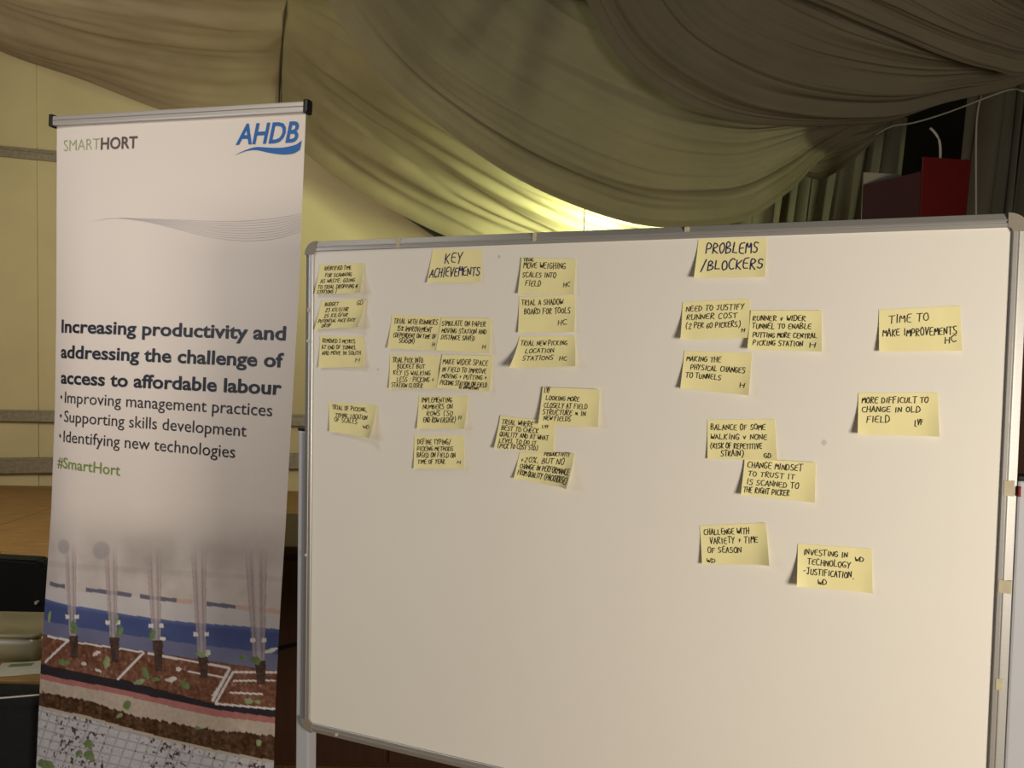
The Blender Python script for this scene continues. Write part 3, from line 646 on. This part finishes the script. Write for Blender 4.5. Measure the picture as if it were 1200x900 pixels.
# ------------------------------------------------------------------ sticky notes
# corners TL,TR,BR,BL (photo pixels on the board), writing rows (text, left, right, baseline, height as fractions of the note), lifts of the bottom corners
NOTES = [
 ((375, 310, 427, 308, 427, 344, 370.5, 345), [('IDENTIFIED TIME', .12, .72, .20, .12), ('FOR SCANNING', .16, .74, .42, .12), ('AS WASTE. GOING', .08, .82, .62, .12), ('TO TRIAL DROPPING @', .05, .90, .82, .12), ('STATIONS !', .05, .46, .98, .11)], .004, .012, 'small yellow note reading IDENTIFIED TIME FOR SCANNING, top of the leftmost column'),
 ((377, 352, 430, 350, 425, 383.5, 370.5, 386), [('BUDGET', .10, .40, .20, .12), ('GD', .80, .94, .20, .15), ('23 KILO/HR', .14, .64, .40, .12), ('25 KILO/HR', .14, .66, .60, .12), ('POTENTIAL PACE RATE', .04, .86, .78, .11), ('DROP', .14, .34, .94, .11)], .003, .012, 'yellow note reading 23 KILO/HR, second down in the leftmost column'),
 ((375, 393, 427, 394.5, 429, 430, 375, 431), [('REMOVED 3 METRES', .07, .80, .22, .12), ('AT END OF TUNNEL', .05, .82, .42, .12), ('AND MOVE IN SOUTH', .06, .92, .60, .12), ('H', .80, .90, .84, .13)], .003, .006, 'yellow note reading REMOVED 3 METRES AT END OF TUNNEL'),
 ((507, 292, 565, 292.5, 565, 331, 502, 331.6), [('KEY', .28, .62, .40, .28), ('ACHIEVEMENTS', .03, .97, .84, .26, -.06)], .004, .003, 'heading note reading KEY ACHIEVEMENTS in blue ink'),
 ((459.6, 369, 518, 371, 513, 411, 455.6, 408), [('TRIAL WITH RUNNERS', .06, .94, .25, .14), ('15% IMPROVEMENT', .14, .84, .47, .14), ('(DEPENDENT ON TIME OF', .08, .95, .66, .13), ('SEASON)', .22, .54, .82, .13), ('H', .90, .95, .88, .1)], .003, .004, 'yellow note reading TRIAL WITH RUNNERS 15% IMPROVEMENT'),
 ((518, 372.4, 576, 373, 576, 414, 513, 410.4), [('SIMULATE ON PAPER', .03, .90, .24, .14), ('MOVING STATION AND', .05, .92, .46, .14), ('DISTANCE SAVED', .06, .70, .66, .14), ('H', .86, .92, .88, .1)], .003, .004, 'yellow note reading SIMULATE ON PAPER MOVING STATION'),
 ((457, 415.6, 515, 416.4, 514, 456, 457.4, 455), [('TRIAL PICK INTO', .06, .68, .22, .14), ('BUCKET BUT', .16, .72, .40, .13), ('KEY IS WALKING', .08, .84, .60, .14), ('LESS : PICKING +', .16, .92, .79, .14), ('STATION CLOSER', .05, .70, .96, .13)], .003, .004, 'yellow note reading TRIAL PICK INTO BUCKET BUT KEY IS WALKING LESS'),
 ((519, 415.6, 578, 417, 576, 458.6, 513.6, 454.6), [('MAKE WIDER SPACE', .04, .92, .28, .15), ('IN FIELD TO IMPROVE', .04, .90, .50, .13), ('MOVING + PUTTING +', .06, .92, .69, .13), ('PICKING STATION ON FIELD', .05, .94, .89, .13), ('IS IMPORTANT', .42, .80, .97, .07)], .003, .005, 'yellow note reading MAKE WIDER SPACE IN FIELD'),
 ((385, 470.6, 442.6, 474.4, 439, 513, 388, 505.6), [('TRIAL OF PICKING,', .08, .80, .24, .13), ('TYPING, LOCATION', .14, .82, .48, .13), ('OF SCALES', .12, .62, .64, .15), ('WD', .76, .90, .74, .10)], .003, .014, 'yellow note reading TRIAL OF PICKING TYPING LOCATION OF SCALES, alone at lower left'),
 ((491, 463.6, 549, 464, 547, 502, 490, 502.4), [('IMPLEMENTING', .06, .68, .20, .14), ('NUMBERS ON', .10, .70, .40, .14), ('ROWS (SO', .18, .72, .60, .14), ('END ROW EASIER)', .12, .80, .81, .15), ('H', .84, .90, .72, .12)], .003, .008, 'yellow note reading IMPLEMENTING NUMBERS ON ROWS'),
 ((485.6, 510, 544, 511, 546, 549, 486, 549), [('DEFINE TYPING/', .07, .74, .26, .15), ('PICKING METHODS', .06, .78, .46, .13), ('BASED ON FIELD ON', .06, .82, .66, .14), ('TIME OF YEAR', .08, .62, .85, .13), ('H', .85, .92, .84, .1)], .003, .004, 'yellow note reading DEFINE TYPING/PICKING METHODS'),
 ((611.6, 302, 675.6, 303.6, 674, 345.6, 608.4, 344.4), [('TRIAL', .05, .24, .10, .09), ('MOVE WEIGHING', .06, .82, .29, .16), ('SCALES INTO', .05, .66, .54, .14), ('FIELD', .12, .40, .78, .15), ('HC', .80, .92, .80, .13, -.06)], .003, .004, 'yellow note reading MOVE WEIGHING SCALES INTO FIELD'),
 ((608.4, 347.6, 674.4, 346, 674.6, 389, 608.6, 390), [('TRIAL A SHADOW', .05, .78, .24, .14), ('BOARD FOR TOOLS', .10, .92, .49, .15), ('HC', .70, .86, .82, .14, -.05)], .003, .004, 'yellow note reading TRIAL A SHADOW BOARD FOR TOOLS'),
 ((609, 394.4, 674, 393.6, 677, 429, 602.4, 431), [('TRIAL NEW PICKING', .05, .86, .30, .15), ('LOCATION', .16, .64, .54, .14), ('STATIONS', .14, .64, .77, .14), ('HC', .74, .86, .80, .12)], .018, .010, 'yellow note reading TRIAL NEW PICKING LOCATION STATIONS, its bottom edge lifting'),
 ((637, 453.6, 703.6, 456, 703, 500, 633, 497), [('LVF', .04, .14, .15, .14), ('LOOKING MORE', .08, .66, .34, .11), ('CLOSELY AT FIELD', .06, .80, .54, .13), ('STRUCTURE # IN', .05, .78, .72, .13), ('NEW FIELDS', .08, .54, .88, .12)], .005, .006, 'yellow note reading LOOKING MORE CLOSELY AT FIELD STRUCTURE'),
 ((587, 487, 651, 494, 650, 530, 581, 525), [('TRIAL WHERE', .05, .62, .24, .15), ('LVF', .78, .90, .24, .12), ('BEST TO CHECK', .06, .72, .43, .14), ('QUALITY AND AT WHAT', .05, .90, .62, .14), ('LEVEL TO DO IT', .06, .70, .80, .13), ('(PICK TO COST STD)', .05, .74, .97, .14)], .004, .003, 'yellow note reading TRIAL WHERE BEST TO CHECK QUALITY'),
 ((609, 530, 674, 531, 668, 571, 603.6, 560), [('PRODUCTIVITY', .46, .92, .10, .12), ('+20%, BUT NO', .05, .84, .36, .19), ('CHANGE IN PERFORMANCE', .06, .97, .60, .17, .04), ('FROM QUALITY (PACKHOUSE)', .05, .98, .84, .18, .04)], .004, .016, 'yellow note reading 20%, BUT NO CHANGE IN PERFORMANCE, tucked under the quality note'),
 ((818.6, 280, 899, 279, 897, 325, 814.4, 326), [('PROBLEMS', .13, .88, .38, .27), ('/BLOCKERS', .08, .96, .82, .26, -.05)], .008, .005, 'heading note reading PROBLEMS /BLOCKERS in blue ink'),
 ((800, 354, 879, 350, 878, 396, 799, 398), [('NEED TO JUSTIFY', .06, .92, .26, .14), ('RUNNER COST', .07, .82, .48, .14), ('(2 PER 60 PICKERS)', .06, .88, .71, .14), ('H', .89, .94, .84, .09)], .010, .004, 'yellow note reading NEED TO JUSTIFY RUNNER COST'),
 ((880, 364, 963, 364, 963, 412, 876.6, 409.6), [('RUNNER v WIDER', .04, .78, .26, .13), ('TUNNEL TO ENABLE', .04, .86, .46, .13), ('PUTTING MORE CENTRAL', .06, .94, .68, .12), ('PICKING STATION', .07, .75, .88, .12), ('H', .84, .92, .90, .12, -.04)], .007, .006, 'yellow note reading RUNNER V WIDER TUNNEL'),
 ((802, 411, 881.6, 414, 878, 463, 798.4, 455), [('MAKING THE', .05, .56, .26, .13), ('PHYSICAL CHANGES', .12, .92, .48, .13), ('TO TUNNELS', .06, .58, .70, .13), ('H', .86, .93, .82, .10)], .006, .008, 'yellow note reading MAKING THE PHYSICAL CHANGES TO TUNNELS'),
 ((829, 492, 908, 491, 911, 539, 829.4, 537.4), [('BALANCE OF SOME', .05, .86, .26, .14), ('WALKING v NONE', .05, .88, .50, .13), ('(RISK OF REPETITIVE', .04, .80, .73, .13), ('STRAIN)', .20, .54, .92, .14), ('GD', .82, .92, .94, .11)], .002, .006, 'yellow note reading BALANCE OF SOME WALKING V NONE'),
 ((873, 537, 956, 541.6, 955, 588, 869, 579), [('CHANGE MINDSET', .05, .82, .24, .16), ('TO TRUST IT', .07, .72, .47, .13), ('IS SCANNED TO', .06, .78, .70, .14), ('THE RIGHT PICKER', .03, .66, .91, .15)], .006, .006, 'yellow note reading CHANGE MINDSET TO TRUST IT'),
 ((820, 616, 897.6, 612.4, 902.4, 660, 823.6, 660.4), [('CHALLENGE WITH', .06, .74, .25, .15), ('VARIETY + TIME', .14, .86, .48, .15), ('OF SEASON', .10, .60, .71, .14), ('WD', .07, .20, .95, .10)], .004, .012, 'yellow note reading CHALLENGE WITH VARIETY + TIME OF SEASON'),
 ((935, 637, 1021.6, 643, 1022.4, 693.6, 934.4, 685), [('INVESTING IN', .08, .68, .25, .13), ('WD', .78, .89, .32, .10), ('TECHNOLOGY', .14, .72, .48, .14), ('-JUSTIFICATION.', .08, .76, .71, .14), ('WD', .28, .40, .92, .11)], .012, .006, 'yellow note reading INVESTING IN TECHNOLOGY JUSTIFICATION, lowest on the board'),
 ((1030, 363, 1125, 358.4, 1127, 411, 1030, 412), [('TIME TO', .13, .62, .33, .19, -.03), ('MAKE IMPROVEMENTS', .05, .95, .64, .17), ('HC', .80, .94, .83, .14, -.05)], .005, .004, 'yellow note reading TIME TO MAKE IMPROVEMENTS'),
 ((1006, 460.6, 1099, 460, 1100, 511, 1005, 508.4), [('MORE DIFFICULT TO', .05, .88, .24, .14), ('CHANGE IN OLD', .05, .78, .46, .13), ('FIELD', .11, .40, .71, .16), ('LVF', .71, .81, .78, .13, -.06)], .008, .007, 'yellow note reading MORE DIFFICULT TO CHANGE IN OLD FIELD'),
]
# notes of the same pair: which lies on top
LAYER = {15: 1, 14: 2, 16: 0, 19: 1, 22: 1, 7: 1, 6: 0, 5: 1, 12: 0, 11: 1}
PAD = mat('adhesive_back', (226, 216, 150), .8)
for idx, (c, lines, l0, l1, lab) in enumerate(NOTES):
    q = [on_plane(c[i], c[i + 1], wo, wu, wd) for i in (0, 2, 4, 6)]
    cx = sum(a for a, b in q) / 4; cy = sum(b for a, b in q) / 4
    org = wo + wu * cx + wd * cy
    w_ = ((q[1][0] - q[0][0]) + (q[2][0] - q[3][0])) / 2; h_ = ((q[3][1] - q[0][1]) + (q[2][1] - q[1][1])) / 2
    lay = .0006 + .0016 * LAYER.get(idx, 0); sd = idx * 1.7
    def surf(s, t, off, q=q, cx=cx, cy=cy, l0=l0, l1=l1, lay=lay, w_=w_, h_=h_, sd=sd):
        """s,t in metres on the note -> local point"""
        s /= w_; t /= h_; s_ = min(1.02, max(-.02, s)); t_ = min(1.02, max(-.02, t))
        a = (q[0][0] * (1 - s_) + q[1][0] * s_) * (1 - t_) + (q[3][0] * (1 - s_) + q[2][0] * s_) * t_
        b = (q[0][1] * (1 - s_) + q[1][1] * s_) * (1 - t_) + (q[3][1] * (1 - s_) + q[2][1] * s_) * t_
        tt = max(0, t_ - .2) / .8
        z = lay + (.75 * l0 * (1 - s_) ** 1.5 + .75 * l1 * s_ ** 1.5 + .0008) * tt ** 1.6 + .0005 * tt * (1 + math.sin(s_ * 6 + sd))
        side = l1 * .35 * max(0, (s_ - .8) / .2) ** 2 * (.4 + .6 * t_) + l0 * .3 * max(0, (.15 - s_) / .15) ** 2 * t_
        return wu * (a - cx) + wd * (b - cy) + wn * (z + side + off)
    nt_o = empty('sticky_note', org, lab, 'sticky note', 'yellow sticky notes on the whiteboard')
    nx, ny = 13, 11; V = []
    for off in (.0, -.0002):
        V += [surf(w_ * i / (nx - 1), h_ * j / (ny - 1), off) for j in range(ny) for i in range(nx)]
    T = nx * ny; Fc = []
    for j in range(ny - 1):
        for i in range(nx - 1):
            a = j * nx + i; Fc.append((a, a + nx, a + nx + 1, a + 1)); Fc.append((a + T, a + T + 1, a + T + nx + 1, a + T + nx))
    ring = [i for i in range(nx)] + [j * nx + nx - 1 for j in range(1, ny)] + [(ny - 1) * nx + i for i in range(nx - 2, -1, -1)] + [j * nx for j in range(ny - 2, 0, -1)]
    R1 = len(V); V += [V[a] for a in ring] + [V[a + T] for a in ring]; q_ = len(ring)
    Fc += [(R1 + a, R1 + (a + 1) % q_, R1 + q_ + (a + 1) % q_, R1 + q_ + a) for a in range(q_)]
    mesh_obj('paper', V, Fc, M['note'], nt_o, True)
    head = idx in (3, 17)
    L = [(t[0], t[1] * w_, t[2] * w_, t[3] * h_, t[4] * h_, *( [t[5] * h_] if len(t) > 5 else [])) for t in lines]
    V, Fc = write(L, surf, random.Random(100 + idx), .0016 if head else .0010)
    mesh_obj('handwriting', V, Fc, M['navy' if head else 'ink'], nt_o)

# ------------------------------------------------------------------ brown trestle counter behind
ct = Vector((-.95, 2.70, 0))
e = empty('counter', ct, 'dark brown panelled counter standing behind the banner and whiteboard', 'counter')
MB().box(O, X, Y, Z, (0, 1.62), (0, .5), (.0, .74), .004).build('body', M['brown'], e)
MB().box(O, X, Y, Z, (-.02, 1.64), (-.02, .52), (.74, .77), .006).build('counter_top', M['brown'], e)
for k in range(3): MB().box(O, X, Y, Z, (.02 + k * .53, .54 + k * .53), (-.012, 0), (.02, .72), .004).build('front_panel', M['brown'], e)
# black cable sagging along the counter front
MB().tube([Vector(p) for p in catmull([(-.06, -.04, .33), (.05, -.03, .36), (.18, -.03, .42), (.3, -.03, .45)], 20)], .005, 6).build('cable', M['black'], e, True)

# tall locker carrying the red file
lk = at(1075, 259, 2.9); zt = at(1020, 256, 2.75).z
e = empty('locker', (lk.x - .42, 2.62, 0), 'dark brown locker hidden behind the whiteboard, carrying the red file', 'locker')
ztop = zt - .03
MB().box(O, X, Y, Z, (0, .72), (0, .5), (.06, ztop - .02), .006).build('body', M['brown'], e)
MB().box(O, X, Y, Z, (-.01, .73), (-.01, .51), (ztop - .02, ztop), .004).build('locker_top', M['brown'], e)
for k in (0, 1): 
    d_ = MB().box(O, X, Y, Z, (.01 + k * .355, .355 + k * .355), (-.015, 0), (.08, ztop - .04), .003).build('door', M['brown'], e)
    MB().box(O, X, Y, Z, (.33 + k * .04, .34 + k * .04), (-.035, -.015), (.9, 1.05), .003).build('handle', M['steel'], d_)
for k in ((.03, .03), (.69, .03), (.03, .47), (.69, .47)): MB().tube([Vector((*k, 0)), Vector((*k, .06))], .018).build('foot', M['black'], e)
# red magazine file: sloping side on the left, tall spine on the right
pA, pB, pC = at(1011, 259, 2.86), at(1078, 255, 2.66), at(1130, 254, 2.80)
z0 = ztop
hA = at(1011, 217, 2.86).z; hB = at(1078, 201, 2.66).z; sB = at(1079, 184, 2.66).z; sC = at(1137, 188, 2.82).z; pC2 = at(1137, 188, 2.82)
org = Vector((pB.x, pB.y, z0)); e = empty('magazine_file', org, 'red card magazine file standing behind the top right of the whiteboard', 'magazine file')
def slab(name, pts, th, m):
    n = (pts[1] - pts[0]).cross(pts[2] - pts[0]).normalized(); mb = MB()
    a = [mb.bm.verts.new(p - org) for p in pts]; b = [mb.bm.verts.new(p - org + n * th) for p in pts]
    mb.bm.faces.new(a); mb.bm.faces.new(b[::-1])
    for i in range(len(a)): mb.bm.faces.new([a[i], a[(i + 1) % len(a)], b[(i + 1) % len(a)], b[i]])
    return mb.build(name, m, e)
def P(p, z): return Vector((p.x, p.y, z))
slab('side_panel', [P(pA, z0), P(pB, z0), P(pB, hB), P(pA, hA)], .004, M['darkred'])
slab('spine', [P(pB, z0), P(pC, z0), P(pC2, sC), P(pB, sB)], .004, M['red'])
bk = pA + (pC - pB)
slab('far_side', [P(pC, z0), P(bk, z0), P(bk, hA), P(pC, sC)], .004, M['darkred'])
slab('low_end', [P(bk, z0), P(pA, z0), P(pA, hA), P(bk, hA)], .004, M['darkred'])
a, b = at(1017, 201, 2.84), at(1050, 203, 2.80)
pg = MB().box(Vector((0, 0, 0)), (b - a).normalized(), Vector((0, 1, 0)), Z, (0, .12), (0, .012), (-(a.z - z0), 0), 0)
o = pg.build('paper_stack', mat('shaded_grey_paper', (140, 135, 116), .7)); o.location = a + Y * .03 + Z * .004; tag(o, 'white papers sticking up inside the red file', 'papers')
# pale hook of cable above the file
k = [at(*p) for p in [(1090, 150, 3.0), (1096, 156, 3.0), (1101, 166, 3.0), (1102, 186, 3.0)]]
k2 = k[-1].copy(); k2.z = ztop
o = MB().tube([Vector(p) for p in catmull(k + [k[-1].lerp(k2, .5), k2], 30)], .0045, 8).build('cable', M['cable'], None, True); tag(o, 'thin pale cable curving down behind the red file', 'cable')
k = [at(*p) for p in [(1150, 112, 3.6), (1146, 130, 3.6), (1144, 160, 3.6), (1144, 260, 3.6)]]
o = MB().tube([Vector(p) for p in catmull(k, 24)], .004, 8).build('cord', M['cable'], None, True); tag(o, 'thin pale cord hanging beside the right curtain', 'cord')
k = [at(*p) for p in [(1026, 158, 3.85), (1045, 148, 3.8), (1070, 144, 3.75), (1110, 132, 3.7), (1180, 106, 3.5), (1200, 107, 3.4)]]
o = MB().tube([Vector(p) for p in catmull(k, 24)], .004, 8).build('cord', M['cable'], None, True); tag(o, 'thin pale cord tying up the swag edge', 'cord')

# ------------------------------------------------------------------ low table at the far left with its things
TY0, TY1 = 2.47, 3.1
tz = at(20, 797, TY0).z
e = empty('low_table', (-2.9, TY0, 0), 'low wooden table at the left edge, half hidden by the banner', 'table')
MB().box(O, X, Y, Z, (0, 1.75), (0, TY1 - TY0), (tz - .03, tz), .004).build('table_top', M['ply'], e)
for a in (.05, 1.70):
    for b in (.05, TY1 - TY0 - .05): MB().box(Vector((a, b, 0)), X, Y, Z, (-.02, .02), (-.02, .02), (0, tz - .03), .003).build('leg', M['brown'], e)
# clear plastic tub
bx0 = at(-60, 770, 2.66); e = empty('plastic_tub', (bx0.x, 2.60, tz), 'cloudy clear plastic tub with lid on the low table behind the leaflet', 'tub')
bw = at(56, 770, 2.66).x - bx0.x; bh = .085
mb = MB()
def rrect(mb, w2, d2, z, r=.02, inset=0):
    pts = []
    for cx_, cy_, a0 in ((w2 - r, d2 - r, 0), (r, d2 - r, 90), (r, r, 180), (w2 - r, r, 270)):
        for k in range(5):
            t = math.radians(a0 + k * 22.5); x = cx_ + (r - inset) * math.cos(t); y = cy_ + (r - inset) * math.sin(t)
            x = x if inset == 0 else x; pts.append(mb.bm.verts.new((x, y, z)))
    return pts
R0 = [rrect(mb, bw, .22, z, .03, i) for z, i in ((0.001, .012), (bh, .0), (bh, .003), (.004, .015))]
for a, b in zip(R0, R0[1:]):
    for k in range(20): mb.bm.faces.new([a[k], a[(k + 1) % 20], b[(k + 1) % 20], b[k]])
mb.bm.faces.new(R0[0][::-1]); mb.bm.faces.new(R0[-1]); mb.build('tub_body', M['box'], e, True)
mb = MB(); R0 = [rrect(mb, bw, .22, z, .03, i) for z, i in ((bh + .001, -.005), (bh + .012, -.005), (bh + .013, .004), (bh + .009, .01))]
for a, b in zip(R0, R0[1:]):
    for k in range(20): mb.bm.faces.new([a[k], a[(k + 1) % 20], b[(k + 1) % 20], b[k]])
mb.bm.faces.new(R0[0][::-1]); mb.bm.faces.new(R0[-1]); mb.build('lid', M['box'], e, True)
# leaflet
la = at(-10, 792, 2.50); 
e = empty('leaflet', (la.x, 2.485, tz), 'white leaflet with green print lying at the front of the low table', 'leaflet')
lw = at(60, 792, 2.50).x - la.x
MB().box(O, Vector((.97, .22, 0)).normalized(), Vector((-.22, .97, 0)).normalized(), Z, (0, lw), (0, .11), (.001, .003)).build('sheet', M['paper'], e)
MB().box(O, Vector((.97, .22, 0)).normalized(), Vector((-.22, .97, 0)).normalized(), Z, (.03, .10), (.07, .095), (.003, .0034)).build('green_print', M['leaf_print'], e)
MB().box(O, Vector((.97, .22, 0)).normalized(), Vector((-.22, .97, 0)).normalized(), Z, (.08, .16), (.02, .045), (.003, .0034)).build('grey_print', M['smudge'], e)
# black bag in front of the table
mb = MB(); Vv = []; n, k = 30, 16
x0, x1 = at(-80, 850, 2.36).x, at(58, 850, 2.36).x
zt_ = tz + .004
for j in range(k):
    t = j / (k - 1)
    for i in range(n):
        a = 2 * math.pi * i / n; rxx = (x1 - x0) / 2 * (1 - .06 * t); ryy = .075 * (1 - .35 * t)
        sgn = lambda q, p: math.copysign(abs(q) ** p, q)
        w1 = 1 + .05 * noise.noise(Vector((math.cos(a) * 2, math.sin(a) * 2, t * 5)))
        Vv.append(((x1 - x0) / 2 + rxx * sgn(math.cos(a), .5) * w1, ryy * sgn(math.sin(a), .5) * w1, zt_ * t))
Fc = [(j * n + i, j * n + (i + 1) % n, (j + 1) * n + (i + 1) % n, (j + 1) * n + i) for j in range(k - 1) for i in range(n)] + [tuple(range(n))[::-1], tuple((k - 1) * n + i for i in range(n))]
e = empty('bag', (x0, 2.385, 0), 'black soft bag with pale piping standing in front of the low table', 'bag')
mesh_obj('bag_body', Vv, Fc, M['blackcloth'], e, True)
zz = at(20, 820, 2.30).z
MB().tube([Vector(p) for p in catmull([(-.0, -.078, zz - .004), (.1, -.082, zz), (.22, -.082, zz + .001), (.36, -.075, zz + .012)], 20)], .0025, 6).build('piping', M['paper'], e, True)
MB().tube([Vector(p) for p in catmull([((x1 - x0) * .3, 0, zt_ - .01), ((x1 - x0) * .35, -.03, zt_ - .0), ((x1 - x0) * .6, -.03, zt_ - .0), ((x1 - x0) * .66, 0, zt_ - .01)], 16)], .006, 6).build('handle', M['blackcloth'], e, True)
# black armchair behind the table
cz1 = at(20, 655, 3.25).z; cxr = at(60, 690, 3.25).x
e = empty('armchair', (cxr - .33, 3.25, 0), 'black upholstered low armchair behind the low table at the left edge', 'chair')
mb = MB(); prof = [(-.33, .10), (-.335, cz1 - .09), (-.32, cz1 - .035), (-.27, cz1 - .008), (0, cz1), (.27, cz1 - .008), (.32, cz1 - .035), (.335, cz1 - .09), (.33, .10)]
f1 = [mb.bm.verts.new((x, 0, z)) for x, z in prof]; f2 = [mb.bm.verts.new((x, .09, z)) for x, z in prof]
mb.bm.faces.new(f1); mb.bm.faces.new(f2[::-1])
for i in range(len(prof)): mb.bm.faces.new([f1[i], f2[i], f2[(i + 1) % 9], f1[(i + 1) % 9]])
bmesh.ops.bevel(mb.bm, geom=list(mb.bm.edges), offset=.012, segments=2, affect='EDGES')
br = mb.build('backrest', M['blackcloth'], e)
sp_ = at(43, 706, 3.24); sp_ = Vector((sp_.x, 3.24, sp_.z)) - Vector(e.location)
MB().tube([sp_ - Y * .006, sp_ + Y * .01], .007, 10).build('stud', M['paper'], br)
MB().box(O, X, Y, Z, (-.27, .27), (.10, .62), (.12, .36), .03).build('seat', M['blackcloth'], e)
for a in (-.33, .27): MB().box(O, X, Y, Z, (a, a + .06), (.10, .62), (.10, cz1 - .12), .02).build('armrest', M['blackcloth'], e)
for a in (-.27, .27):
    for b in (.06, .56): MB().tube([Vector((a, b, .12)), Vector((a, b, 0))], .018).build('leg', M['steel'], e, True)
